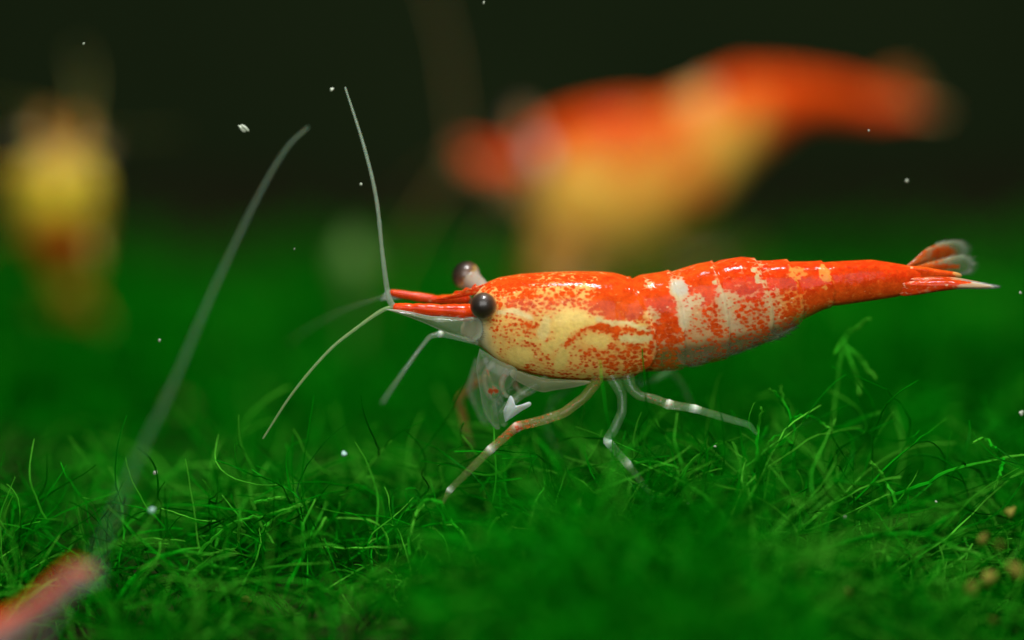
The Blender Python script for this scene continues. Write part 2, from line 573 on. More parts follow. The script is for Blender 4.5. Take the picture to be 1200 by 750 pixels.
    red = lerp(red, RED, sstep(820, 860, X) * (1 - sstep(0.3, 0.6, tt)))
    alpha = 1 - 0.86 * low * (1 - car)
    alpha *= 1 - 0.5 * (1 - sstep(548, 574, X - 0.2 * (Y - 370)))
    alpha = np.where((car > 0.5), alpha * (1 - 0.25 * sstep(0.93, 1.0, tt)), alpha)
    return np.clip(pig, 0, 1.1), base, red, alpha


class Shrimp:
    def __init__(self, label, group, variant='cherry', warp=None, sub=1.0):
        self.root = bpy.data.objects.new('shrimp', None)
        self.root.empty_display_size = 0.2
        col.objects.link(self.root)
        tag(self.root, label, 'shrimp', group)
        self.v = variant
        self.warp = warp

    def part(self, name, V, F, base, pig=0.0, red=None, alpha=1.0, parent=None, label=None, gloss=0.2):
        V = np.asarray(V, float)
        n = len(V)
        if self.warp is not None:
            V = self.warp(V)
        red = RED if red is None else red
        base = np.asarray(base, float)
        if name != 'body' and self.v in ('yellow', 'bright'):
            base = base * 0.35 + 0.65 * np.array((0.85, 0.62, 0.04) if self.v == 'yellow' else (0.75, 0.34, 0.05))
        if name in ('feeler', 'walking_leg', 'maxilliped', 'claw_arm', 'palp') and self.v in ('yellow', 'bright'):
            alpha = np.asarray(alpha, float) * 0.55
        if name == 'swimmeret' and self.v == 'yellow':
            base = np.array((0.98, 0.26, 0.03))
        if self.v != 'cherry':
            gloss = 0.06
        at = {'base': np.broadcast_to(base, (n, 3)), 'red': np.broadcast_to(np.asarray(red, float), (n, 3)),
              'pig': np.broadcast_to(np.asarray(pig, float), (n,)).copy(), 'alpha': np.broadcast_to(np.asarray(alpha, float), (n,)).copy(), 'gloss': np.full(n, gloss)}
        o = link(name, mesh(name, V - ORIGIN, F, at), SHELL, parent or self.root)
        if label:
            o['label'] = label
        return o

    # -- trunk: carapace and ringed abdomen in one skin
    def body(self, step=1.7, m=120):
        xs = np.arange(540, 1078.1, step)
        k = max(1, int(2.2 / step))
        top = smooth1(np.interp(xs, TOPX, TOPY), k)
        bot = smooth1(np.interp(xs, BOTX, BOTY), k + 1)
        hw = smooth1(np.interp(xs, HWX, HWY), 4)
        th = np.linspace(0, 2 * math.pi, m, endpoint=False)      # 0 at the back
        ct, st_ = np.cos(th), np.sin(th)
        X = np.repeat(xs[:, None], m, 1)
        mid = (top + bot) / 2
        hh = (bot - top) / 2
        # widest below the middle of the carapace, keel-like belly
        cz = np.sign(ct) * np.abs(ct) ** 0.92
        Yp = mid[:, None] - hh[:, None] * cz[None, :]
        wid = hw[:, None] * (np.sign(st_) * np.abs(st_) ** 0.85)[None, :] * (1 + 0.10 * (-ct)[None, :] * np.abs(st_)[None, :])
        tt = (Yp - top[:, None]) / (bot - top)[:, None]
        lift = np.zeros_like(X)
        for x0, sl, amp in SEG:
            xb = x0 + sl * np.clip(tt, 0, 1) + (6 * np.sin(np.pi * np.clip(tt, 0, 1)))
            if x0 == 738:
                xb = np.interp(tt.ravel(), [0, 0.2, 0.5, 0.75, 0.9, 1.0], [738, 748, 764, 768, 760, 738]).reshape(tt.shape)
            dd = X - xb
            lift += amp * np.where(dd < 0, np.exp(dd / 14.0), -0.8 * np.exp(-dd / 9.0) * sstep(-0.1, 2.2, dd))
            lift += amp * np.where(dd < 0, 0, 1) * np.exp(-np.abs(dd) / 1.0) * 0.6
        # front part of the carapace edge below the eye
        fr = 0.5 * np.abs(st_)[None, :] + 0.5
        wid = wid * (1 + 0.0)
        r = lift * 0.55
        Yq = Yp - r * ct[None, :]
        wq = wid + r * S * np.sign(st_)[None, :] * np.abs(st_)[None, :] * 1.3
        # low folds and dimples of a real shell
        wq = wq * (1 + 0.012 * np.sin(X * 0.09 + 3 * tt) * np.sin(tt * 9))
        V = np.stack([(X - 600) * S, -wq, ((375 - Yq) * S) / CT], -1)
        V[:, :, 2] += 0.0
        # photo pixel of the near flank, used for the pigment pattern of both flanks
        yn = -np.abs(wq)
        pY = 375 - (V[:, :, 2] * CT + yn * ST) / S
        pig, base, red, alpha = paint_body(X, pY, tt, self.v)
        n = len(xs)
        Vf = V.reshape(-1, 3)
        F = grid_faces(n, m).tolist()
        c0, c1 = len(Vf), len(Vf) + 1
        Vf = np.vstack([Vf, V[0].mean(0), V[-1].mean(0)])
        for j in range(m):
            F.append([c0, (j + 1) % m, j])
            F.append([c1, (n - 1) * m + j, (n - 1) * m + (j + 1) % m])
        ext = lambda a: np.concatenate([a.reshape((-1,) + a.shape[2:]), a[0, :1], a[-1, :1]])
        return self.part('body', Vf, F, ext(base), ext(pig), ext(red), ext(alpha))

    # -- jointed limb / feeler from photo pixels (px, py, y)
    def limb(self, name, pts, rad, base=CLEAR, pig=0.0, alpha=0.55, joints=(), red=None, n_per=8, sides=10, curve=False, parent=None, flat=1.0, wobble=0.0, jw=0.35, pigs=None, label=None, swell=0.16):
        P3 = np.array([L(*p) for p in pts])
        if curve:
            P, T = catmull(P3, n_per)
        else:
            P, T = resample(P3, n_per, 1)
        R = np.interp(T, np.linspace(0, len(pts) - 1, len(rad)), rad) * S
        w = np.zeros(len(T))
        for j in joints:
            w = np.maximum(w, np.exp(-((T - j) / (jw * 0.45)) ** 2))
            R = R * (1 + swell * np.exp(-((T - j) / 0.12) ** 2))
        if wobble:
            R = R * (1 + wobble * rng.normal(size=len(R)))
        V, F, idx = tube(P, R, sides, flat)
        b = lerp(np.broadcast_to(np.asarray(base, float), (len(T), 3)), WHITE, np.clip(w, 0, 1) * 0.9)  # whitish joints, with their bright highlights painted into the limb colour
        a = alpha + (0.97 - alpha) * np.clip(w, 0, 1) * 0.9
        pg = np.full(len(T), float(pig)) if pigs is None else np.interp(T, np.linspace(0, len(pts) - 1, len(pigs)), pigs)
        return self.part(name, V, F, b[idx], pg[idx], red, np.asarray(a)[idx], parent, label, 0.3)

    # -- flat plate from an outline in photo pixels, with thickness and a raised rib
    def plate(self, name, outline, y0, y1, thick=0.012, base=CLEAR, pig=0.0, alpha=0.5, rim=None, red=None, pigfun=None, tip_clear=None, rib=None, parent=None, bulge=0.02, label=None, fringe=None):
        out = np.array(outline, float)
        outc, _ = catmull(np.vstack([out, out[:1]]), 6)
        outc = outc[:-1]
        c = out.mean(0)
        rings = [1.0, 0.97, 0.85, 0.65, 0.42, 0.2]
        m = len(outc)
        x0, x1 = out[:, 0].min(), out[:, 0].max()
        pts2 = np.vstack([c + (outc - c) * r for r in rings] + [c[None]])
        rr = np.concatenate([np.repeat(rings, m), [0]])
        f = (pts2[:, 0] - x0) / (x1 - x0)
        yy = y0 + (y1 - y0) * f
        zb = bulge * (1 - rr ** 2)
        th = thick * (1 - rr ** 6) + 0.0015
        ribs = 0
        if rib is not None:
            ribs = stroke(pts2[:, 0], pts2[:, 1], rib, 3.0) * 0.012
        front = np.array([L(p[0], p[1], y) for p, y in zip(pts2, yy - zb - th / 2 - ribs)])
        back = np.array([L(p[0], p[1], y) for p, y in zip(pts2, yy - zb + th / 2)])
        nv = len(pts2)
        F = []
        for side, off in ((0, 0), (1, nv)):
            q = grid_faces(len(rings), m).tolist()
            last = (len(rings) - 1) * m
            q += [[last + j, last + (j + 1) % m, nv - 1] for j in range(m)]
            F += [[v + off for v in (face if side == 0 else face[::-1])] for face in q]
        F += [[j, nv + j, nv + (j + 1) % m, (j + 1) % m] for j in range(m)]
        V = np.vstack([front, back])
        b = np.broadcast_to(np.asarray(base, float), (nv, 3)).copy()
        pg = np.full(nv, float(pig))
        al = np.full(nv, float(alpha))
        if pigfun is not None:
            pg = pigfun(pts2[:, 0], pts2[:, 1])
            al = np.clip(al + 0.3 * pg, 0, 1)
        if rim is not None:
            e = sstep(0.8, 0.97, rr)
            b = lerp(b, np.asarray(rim, float), e)
            al = al + e * 0.25
        po = self.part(name, V, F, np.vstack([b, b]), np.concatenate([pg, pg]), red, np.clip(np.concatenate([al, al]), 0, 1), parent, label, 0.3)
        if fringe is not None and self.v == 'cherry':
            fl, fx0, fcol, fal = fringe               # hair length (px), only where x > fx0
            HV, HF = [], []
            for j in range(m):
                for sub in range(3):
                    t = (sub + rng.random()) / 3
                    p = outc[j] * (1 - t) + outc[(j + 1) % m] * t
                    if p[0] < fx0 + rng.normal() * 3:
                        continue
                    dirv = p - c
                    dirv = dirv / (np.linalg.norm(dirv) + 1e-9) * 0.55 + np.array((0.75, 0.0)) + rng.normal(0, 0.12, 2)
                    q = p + dirv * fl * rng.uniform(0.5, 1.15)
                    yb = y0 + (y1 - y0) * (p[0] - x0) / (x1 - x0)
                    nrm = np.array((-dirv[1], dirv[0])) * 0.55
                    k = len(HV)
                    HV += [L(*(p - dirv * 2 + nrm), yb), L(*(p - dirv * 2 - nrm), yb), L(*q, yb + rng.normal() * 0.01), L(*(p - dirv * 2), yb + 0.004)]
                    HF += [[k, k + 1, k + 2], [k + 1, k + 3, k + 2], [k + 3, k, k + 2]]
            if HV:
                fo = self.part('fringe', np.array(HV), HF, fcol, 0.0, None, fal, po, None, 0.2)
                fo['kind'] = 'stuff'                  # hairs too fine to pick apart
        return po

    def eye(self, px, py, y, r, axis, stalk_to, label=None):
        stalk = self.limb('eyestalk', [(*stalk_to[:2], stalk_to[2]), (px * 0.6 + stalk_to[0] * 0.4, py * 0.6 + stalk_to[1] * 0.4, y * 0.6 + stalk_to[2] * 0.4), (px, py, y)],
                          [r * 0.6, r * 0.72, r * 0.86], base=(0.46, 0.45, 0.38), alpha=0.62, pig=0.3, red=np.array((0.5, 0.1, 0.02)))
        c = L(px, py, y)
        u, v = 28, 18
        V, A = [], []
        ax = np.array(axis, float)
        ax /= np.linalg.norm(ax)
        h = np.cross(ax, (0, 0, 1.0))
        h /= np.linalg.norm(h)
        g = np.cross(ax, h)
        for i in range(v + 1):
            t = math.pi * i / v
            for j in range(u):
                f = 2 * math.pi * j / u
                e = math.cos(t)
                V.append(c + r * S * (ax * e * 0.94 + math.sin(t) * (h * math.cos(f) + g * math.sin(f))))
                A.append(e)
        V = np.array(V)
        if self.warp is not None:
            V = self.warp(V)
        o = link('eye', mesh('eye', V - ORIGIN, grid_faces(v + 1, u), {'axis': np.array(A)}), EYE, self.root)
        return o


def build_shrimp(label, group, variant='cherry', warp=None, hero=False, legs=True, yellow_limb=None):
    s = Shrimp(label, group, variant, warp)
    lb = CLEAR if yellow_limb is None else np.array(yellow_limb)
    la = 0.15 if yellow_limb is None else 0.9
    s.body(1.7 if hero else 4.0, 120 if hero else 48)
    # rostrum: a thin toothed keel running forward between the eyes
    top = [(610, 322.5), (590, 326), (572, 331), (560, 335), (557, 332.5), (550, 339.5), (546, 337), (538, 343.5), (534, 341), (527, 347), (510, 350.5)]
    bt = [(516, 351.5), (530, 350), (548, 347), (565, 344), (590, 340), (612, 338)]
    R1 = np.array((0.5, 0.3, 0.05)) if variant == 'yellow' else RED
    s.plate('rostrum', top + bt, 0.0, 0.0, 0.03, base=(0.75, 0.3, 0.08), pig=0.75, alpha=0.6, red=R1, bulge=0.0)
    # eyes on short stalks
    s.eye(567, 358.5, -0.165, 15.5, (0.5, 1, 0.1) if variant == 'bright' else (-0.25, -1, 0.12), (566, 362, -0.06))  # bright variant: eye reversed, its pale base stands in for a glint
    fa = (-0.75, -0.1, 0.65)
    s.eye(545.5, 322.5, 0.14, 17, fa, (568, 342, 0.04))
    # antennules: red three-jointed base and long feelers
    R2 = RED * 0.9 + ORANGE * 0.1
    OB = ORANGE
    if variant == 'front':
        R2 = np.array((0.72, 0.02, 0.001))
        OB = R2
    if variant == 'yellow':
        R2 = np.array((0.5, 0.30, 0.05))
        OB = np.array((0.45, 0.32, 0.08))
    s.limb('antennule_base', [(556, 366, -0.06), (546, 366.5, -0.075), (517, 364, -0.085), (484, 362, -0.09), (463, 360.5, -0.09)], [10, 10.5, 8.2, 7.0, 5.0], base=OB, pig=0.86, alpha=0.8, joints=(2, 3), jw=0.03, swell=-0.12, wobble=0.03, red=R2, n_per=10)
    s.limb('antennule_base', [(548, 350, 0.04), (512, 351.5, 0.05), (480, 346.5, 0.05), (458, 343, 0.05)], [6, 5.6, 5.6, 4.2], base=OB, pig=0.86, alpha=0.8, joints=(1, 2), jw=0.03, swell=-0.12, wobble=0.03, red=R2, n_per=10)
    if variant != 'front':
        s.limb('feeler', [(462, 360, -0.09), (456, 345, -0.09), (450, 300, -0.085), (443, 235, -0.06), (429, 175, -0.03), (407, 106, 0.02)], [4.0, 3.3, 2.6, 2.3, 1.9, 1.1], base=(0.40, 0.52, 0.38), alpha=0.36, curve=True, n_per=12, wobble=0.05)
        s.limb('feeler', [(464, 361, -0.09), (450, 363.5, -0.10), (420, 384, -0.11), (386, 412, -0.13), (345, 460, -0.15), (310, 513, -0.16)], [3.2, 2.4, 1.9, 1.7, 1.5, 1.0], base=(0.34, 0.52, 0.22), alpha=0.4, curve=True, n_per=12, wobble=0.05)
        s.limb('feeler', [(458, 344, 0.05), (440, 350, 0.12), (400, 362, 0.35), (350, 385, 0.62), (322, 404, 0.8)], [2.4, 2.0, 1.7, 1.4, 0.9], base=(0.2, 0.3, 0.15), alpha=0.25, curve=True, n_per=10)
    # antennal scales: clear blades below the red bases
    s.plate('antennal_scale', [(452, 362), (470, 368), (492, 376), (515, 386), (540, 396), (556, 400), (566, 390), (562, 374), (540, 372), (505, 370), (475, 364)], -0.115, -0.10, 0.012, base=(0.34, 0.36, 0.25), alpha=0.24, rim=(0.6, 0.65, 0.5), fringe=(6, 200, (0.5, 0.55, 0.42), 0.25))
    s.plate('antennal_scale', [(444, 352), (460, 346), (485, 350), (520, 355), (550, 358), (550, 346), (515, 347), (480, 342), (455, 340)], 0.10, 0.09, 0.012, base=(0.5, 0.52, 0.45), alpha=0.35, rim=(0.6, 0.65, 0.6))
    # second feeler hanging below the head, bent near its base
    if variant != 'front':
        s.limb('feeler', [(560, 402, -0.12), (547, 398, -0.15), (530, 393.5, -0.18), (517, 391, -0.20), (505, 394, -0.22), (492, 411, -0.27), (474, 437, -0.38), (454, 468, -0.55)], [3.0, 3.0, 3.2, 3.6, 2.6, 2.0, 1.7, 1.1], base=(0.30, 0.40, 0.28), alpha=0.2, joints=(3,), n_per=8)
    # feeding limbs and small claws under the head
    spot = lambda X, Y: np.clip(blob(X, Y, 571, 434, 4, 4) + blob(X, Y, 578, 458, 7, 4) + 0.4 * blob(X, Y, 590, 430, 12, 8), 0, 1) * 0.9
    mb = (0.36, 0.46, 0.30) if yellow_limb is None else lb
    s.plate('maxilliped', [(562, 408), (585, 422), (606, 433), (600, 450), (588, 462), (580, 478), (586, 501), (578, 500), (567, 482), (562, 456), (558, 430)], -0.08, -0.11, 0.03, base=mb, alpha=0.09 if yellow_limb is None else 0.8, red=np.array((0.35, 0.05, 0.01)), pigfun=spot, rim=mb)
    s.plate('maxilliped', [(556, 420), (575, 426), (596, 436), (590, 452), (576, 464), (566, 484), (572, 500), (562, 494), (553, 470), (550, 444)], 0.08, 0.12, 0.03, base=mb, alpha=0.07 if yellow_limb is None else 0.8, rim=mb)
    for pp in ([(596, 432, -0.05), (588, 448, -0.09), (592, 462, -0.10), (606, 468, -0.10)], [(580, 424, -0.03), (568, 440, -0.05), (572, 462, -0.05), (586, 474, -0.05)],
               [(606, 436, 0.03), (604, 452, 0.02), (616, 462, 0.0), (628, 458, 0.0)], [(572, 420, 0.05), (558, 436, 0.10), (548, 456, 0.14), (556, 478, 0.16)]):
        s.limb('palp', pp, [4.2, 3.8, 3.0, 1.6], base=mb, alpha=0.3 if yellow_limb is None else 0.8, curve=True, pigs=[0.3, 0.45, 0.2, 0.0], red=np.array((0.4, 0.07, 0.01)))
    s.plate('mouth_plate', [(600, 432), (640, 443), (690, 446), (680, 452), (650, 457), (634, 459), (612, 450), (598, 440)], -0.10, -0.11, 0.02, base=(0.34, 0.34, 0.2), alpha=0.4, rim=(0.5, 0.5, 0.32))
    for i, (y, dx, dy) in enumerate(((-0.10, 0, 0), (0.08, -14, -3))):
        arm = s.limb('claw_arm', [(640 + dx, 444 + dy, y), (618 + dx, 456 + dy, y - 0.03), (600 + dx, 470 + dy, y - 0.05), (588 + dx, 484 + dy, y - 0.06), (591 + dx, 497 + dy, y - 0.05)], [6, 6.5, 5.5, 5, 4.5], base=lb, alpha=la, joints=(), n_per=8)
        s.plate('claw', [(592 + dx, 494 + dy), (590 + dx, 482 + dy), (594 + dx, 471 + dy), (598 + dx, 463 + dy), (602 + dx, 467 + dy), (604 + dx, 474 + dy), (612 + dx, 473 + dy), (620 + dx, 470 + dy), (622 + dx, 474 + dy), (611 + dx, 481 + dy), (601 + dx, 488 + dy)], y - 0.05, y - 0.06, 0.03, base=(0.42, 0.52, 0.46) if i else (0.8, 0.88, 0.9), alpha=0.15 if i else 0.42, parent=arm)
    LB = np.array((0.26, 0.32, 0.10)) if yellow_limb is None else lb
    LG = np.array((0.22, 0.48, 0.20)) if yellow_limb is None else lb
    BR = np.array((0.5, 0.08, 0.015))
    # walking legs on the near side
    s.limb('walking_leg', [(702, 440, -0.10), (696, 450, -0.13), (684, 465, -0.16), (660, 483, -0.19), (633, 492, -0.21), (606, 498, -0.22), (575, 525, -0.23), (551, 549, -0.235), (527, 573, -0.24), (519, 589, -0.24)],
           [7, 6.6, 6.0, 5.8, 5.6, 5.4, 4.6, 4.4, 3.6, 1.8], base=LB, alpha=0.16, joints=(5, 6, 8), jw=0.24, pigs=[0.28, 0.36, 0.3, 0.34, 0.36, 0.62, 0.3, 0.1, 0.0, 0], red=BR)
    s.limb('walking_leg', [(716, 440, -0.10), (722, 450, -0.12), (728, 462, -0.14), (728, 482, -0.17), (718, 503, -0.19), (710, 515, -0.20), (735, 543, -0.21), (750, 563, -0.215), (764, 583, -0.22)],
           [8, 7.5, 6.2, 5.6, 5.6, 5.2, 4.6, 4.4, 3.0], base=LG, alpha=0.11, joints=(5, 6), jw=0.34, pigs=[0.3, 0.25, 0.15, 0.2, 0.1, 0, 0.3, 0.15, 0], red=BR)
    s.limb('walking_leg', [(735, 440, -0.10), (738, 453, -0.12), (748, 463, -0.14), (766, 467, -0.16), (781, 473, -0.17), (812, 478, -0.18), (845, 488, -0.18), (876, 497, -0.18), (885, 508, -0.18)],
           [8, 7.0, 6.0, 5.4, 5.4, 4.6, 4.4, 3.8, 1.8], base=LG, alpha=0.11, joints=(4, 5), jw=0.34, pigs=[0.3, 0.2, 0.3, 0.42, 0.4, 0.2, 0.2, 0, 0], red=BR)
    # far legs, softer
    s.limb('walking_leg', [(600, 436, 0.10), (575, 446, 0.16), (556, 450, 0.20), (536, 470, 0.26), (541, 493, 0.29), (549, 530, 0.32), (553, 555, 0.34)], [6, 5.8, 5.2, 5.0, 4.6, 3.8, 2.5], base=LB, alpha=0.35, joints=(), pigs=[0.1, 0.2, 0.6, 0.4, 0.55, 0.2, 0.0], red=BR)
    s.limb('walking_leg', [(752, 438, 0.08), (752, 450, 0.12), (768, 447, 0.18), (790, 436, 0.25), (805, 452, 0.30), (818, 480, 0.34)], [5, 4.2, 3.6, 3.2, 2.6, 1.6], base=LG, alpha=0.25, joints=(1,), jw=0.2)
    s.limb('walking_leg', [(680, 440, 0.10), (672, 455, 0.16), (650, 470, 0.24), (640, 500, 0.30), (655, 540, 0.36)], [5, 4.6, 4.2, 3.6, 2], base=LG, alpha=0.2)
    # swimmerets folded under the abdomen
    for i, (x, y, ln) in enumerate(((800, 420, 26), (828, 412, 28), (854, 402, 28), (880, 394, 26), (902, 384, 22))):
        for sd in (-1, 1):
            s.plate('swimmeret', [(x - 8, y - 14), (x + 6, y - 16), (x + ln * 1.1, y - 6), (x + ln * (1.1 + 0.1 * (i % 2)), y + 1), (x + ln * 0.5, y + 8 - i % 2 * 2), (x - 4, y + 5)], sd * 0.075, sd * 0.06, 0.012, base=(0.25, 0.25, 0.15) if yellow_limb is None else ((1.0, 0.0, 0.0) if variant == 'yellow' else lb), alpha=0.25 if yellow_limb is None else 0.95, rim=(0.34, 0.36, 0.22), bulge=-0.01 * sd, fringe=(7, x + 4, (0.3, 0.34, 0.2), 0.35))
    # tail fan
    R3 = RED * 0.9 + ORANGE * 0.1
    s.plate('telson', [(1058, 311), (1080, 313), (1105, 317), (1122, 320), (1125, 325), (1108, 327), (1085, 328), (1060, 330)], 0.0, 0.0, 0.05, base=(0.8, 0.4, 0.12), alpha=0.75, red=R3 * 0.6 + ORANGE * 0.4,
            pigfun=lambda X, Y: 0.95 * (1 - sstep(1112, 1122, X)), bulge=0.0)
    far = lambda X, Y: np.clip(0.7 * (1 - sstep(1085, 1140, X)) + 0.75 * blob(X, Y, 1112, 296, 15, 7) + 0.8 * stroke(X, Y, [(1075, 314), (1126, 312)], 2.5), 0, 1)
    s.plate('uropod', [(1060, 313), (1072, 304), (1088, 291), (1108, 284), (1124, 283), (1134, 288), (1133, 300), (1120, 305), (1095, 312)], 0.05, 0.20, 0.02, base=(0.30, 0.28, 0.16), alpha=0.22, rim=(0.34, 0.44, 0.26), red=np.array((0.45, 0.10, 0.012)), pigfun=far, bulge=0.01, fringe=(9, 1098, (0.4, 0.5, 0.32), 0.4))
    s.plate('uropod', [(1060, 318), (1080, 310), (1110, 303), (1132, 300), (1141, 308), (1138, 318), (1122, 321), (1090, 322)], 0.03, 0.13, 0.02, base=(0.28, 0.3, 0.18), alpha=0.22, rim=(0.3, 0.42, 0.25), red=np.array((0.5, 0.10, 0.012)), pigfun=far, bulge=0.01, fringe=(9, 1098, (0.4, 0.5, 0.32), 0.4))
    near = lambda X, Y: np.clip(0.8 * (1 - sstep(1105, 1128, X)) + 0.9 * stroke(X, Y, [(1062, 336), (1095, 331), (1130, 331)], 2.6) + 0.8 * stroke(X, Y, [(1098, 340), (1108, 337)], 3), 0, 1)
    s.plate('uropod', [(1050, 332), (1075, 329), (1105, 328), (1135, 331), (1152, 334), (1160, 336.5), (1150, 338.5), (1125, 338.5), (1095, 342), (1070, 346), (1052, 346)], -0.05, -0.13, 0.02, base=(0.6, 0.4, 0.25), alpha=0.65, rim=(0.75, 0.7, 0.6), red=R3 * 0.75, pigfun=near, bulge=0.015, fringe=(5, 1120, (0.6, 0.66, 0.55), 0.5))
    s.plate('uropod', [(1052, 326), (1080, 325), (1110, 325), (1135, 329), (1146, 332), (1130, 334), (1095, 335), (1055, 338)], -0.03, -0.08, 0.02, base=(0.6, 0.35, 0.2), alpha=0.6, red=R3 * 0.8, pigfun=near, bulge=0.01)
    return s


def place(s, anchor, target, rot=(0, 0, 0), scale=(1, 1, 1)):
    """move the shrimp so that its point `anchor` (template space) lies at world point `target`"""
    s.root.scale = scale if not isinstance(scale, (int, float)) else (scale,) * 3
    s.root.rotation_euler = rot
    M = Euler(rot).to_matrix() @ Matrix.Diagonal(s.root.scale)
    a = np.asarray(anchor, float)
    if s.warp is not None:
        a = s.warp(a[None])[0]
    s.root.location = Vector(target) - M @ Vector(a - ORIGIN)


def rows(sx, dx, rings):
    return np.linspace(0, 1, rings)


# ------------------------------------------------------------------ the tank: soil bed and dark back pane
ZG = float(W(600, 720, D)[2])            # level of the soil under the moss


YB = 11.6                                # back pane
gx, gy = np.meshgrid(np.linspace(-9, 9, 160), np.linspace(-6, YB + 0.3, 160), indexing='ij')


def soil_z(x, y):
    return ZG + 0.05 * fbm(x, y, 3, 1.6) + 0.25 * sstep(7.5, 11.5, y) * (1 + 0.3 * fbm(x, y, 5, 0.9))


gz = soil_z(gx, gy)
o = link('ground', mesh('ground', np.stack([gx, gy, gz], -1).reshape(-1, 3), grid_faces(160, 160, False)), SOIL)
tag(o, 'dark brown soil bed under the moss', kind='structure')
wv = np.array([(-12, YB, -2.2), (12, YB, -2.2), (12, YB, 9), (-12, YB, 9), (-12, YB + 0.3, -2.2), (12, YB + 0.3, -2.2), (12, YB + 0.3, 9), (-12, YB + 0.3, 9)])
o = link('tank_wall', mesh('tank_wall', wv, [[0, 1, 2, 3], [5, 4, 7, 6], [3, 2, 6, 7], [1, 5, 6, 2], [4, 0, 3, 7], [4, 5, 1, 0]], smooth=False), WALL)
tag(o, 'dark back pane of the tank', kind='structure')

# ------------------------------------------------------------------ the four shrimps
GR = 'shrimps in the tank'
hero = build_shrimp('sharp red and cream speckled shrimp walking across the moss', GR, 'cherry', hero=True)
hero.root.location = ORIGIN


def warp_back(V):
    V = V.copy()
    x = V[:, 0] / S + 600
    V[:, 2] += S * (22 * np.exp(-((x - 900) / 120) ** 2) - 12 * sstep(950, 1160, x) - 10 * (1 - sstep(560, 700, x)))
    body_c = L(700, 330)[2]
    low = V[:, 2] < body_c
    k = 1 + 0.5 * (1 - sstep(800, 930, x))
    V[low, 2] = body_c + (V[low, 2] - body_c) * k[low]
    return V


back = build_shrimp('large blurred orange and yellow shrimp behind the sharp one', GR, 'bright', warp_back, yellow_limb=(0.7, 0.5, 0.14))
place(back, L(700, 320), W(735, 122, 16.2), (0, math.radians(-2), math.radians(4)), (1.07, 1.24, 1.2))

left = build_shrimp('blurred yellow shrimp upright against the dark back pane', GR, 'yellow', None, yellow_limb=(0.6, 0.44, 0.02))
# head up, belly turned to the camera
place(left, L(700, 380), W(70, 232, 15.8), (math.radians(0), math.radians(80), math.radians(90)), (0.50, 1.3, 1.1))

front = build_shrimp('blurred red shrimp head peeping in at the bottom left corner', GR, 'front')
place(front, L(463, 361, -0.09), W(104, 668, 10.95), (0, math.radians(33), math.radians(180)), 1.45)
# its long feeler reaches up across the picture, sharpening towards the tip
fp = np.array([W(104, 668, 10.95), W(122, 630, 11.0), W(160, 540, 11.2), W(205, 445, 11.4), W(250, 340, 11.55), W(300, 235, 11.7), W(335, 175, 11.78), W(361, 149, 11.82)])
P, T = catmull(fp, 14)
V, F, idx = tube(P, np.interp(T, [0, 3, 7], [0.013, 0.010, 0.005]), 10)
inv = np.array((Matrix.LocRotScale(front.root.location, front.root.rotation_euler, front.root.scale)).inverted())
Vl = V @ inv[:3, :3].T + inv[:3, 3]
n = len(Vl)
link('feeler', mesh('feeler', Vl, F, {'base': np.tile((0.2, 0.3, 0.2), (n, 1)), 'red': np.tile(RED, (n, 1)), 'pig': np.zeros(n), 'alpha': np.interp(idx / idx.max(), [0, 0.35, 1], [0.06, 0.12, 0.28]), 'gloss': np.full(n, 0.1)}), SHELL, front.root)

# ------------------------------------------------------------------ moss
def moss_top(px, py, d):
    w = W(px, py, d)
    return w[0], w[1], w[2] - ZG


MOUNDS = []
for px, py, d, rx, ry in ((700, 585, 11.3, 0.55, 0.4), (760, 640, 10.9, 0.5, 0.35), (955, 492, 12.3, 0.40, 0.45), (880, 540, 11.85, 0.4, 0.35), (1010, 560, 12.0, 0.35, 0.3), (800, 590, 11.9, 0.3, 0.3),
                          (320, 610, 12.2, 0.45, 0.3), (150, 660, 12.1, 0.3, 0.3), (560, 615, 12.2, 0.3, 0.25), (720, 345, 16.8, 1.6, 0.8), (1050, 380, 15.5, 0.8, 1.0), (60, 425, 16.6, 0.7, 0.6),
                          (1150, 470, 13.6, 0.4, 0.5), (420, 340, 18.5, 0.9, 0.8)):
    x, y, h = moss_top(px, py, d)
    MOUNDS.append((x, y, h, rx, ry))
HOLES = []
for px, d, rx, ry, depth in ((1120, 12.1, 0.20, 0.35, 0.95), (560, 12.0, 0.22, 0.3, 0.6), (1130, 11.2, 0.25, 0.3, 0.7), (300, 11.2, 0.3, 0.25, 0.4)):
    w = W(px, 640, d)
    HOLES.append((w[0], w[1], rx, ry, depth))


def moss_h(x, y):
    # a bank that climbs away from the camera, a hollow behind it, then a rolling carpet
    h = 0.10 + 0.32 * sstep(-0.55, -0.05, y) - 0.24 * np.exp(-((y - 1.5) / 0.75) ** 2) * (1 - 0.6 * sstep(0.4, 1.4, x)) - 0.08 * sstep(4, 7, y)
    h = np.maximum(h * (1 + 0.45 * fbm(x, y, 11, 2.8)), 0.06)
    for mx, my, mh, rx, ry in MOUNDS:
        g = np.exp(-((x - mx) / rx) ** 2 - ((y - my) / ry) ** 2)
        h = np.maximum(h, h + (mh - h) * g)
    for hx, hy, rx, ry, dp in HOLES:
        h = h * (1 - dp * np.exp(-((x - hx) / rx) ** 2 - ((y - hy) / ry) ** 2))
    return h


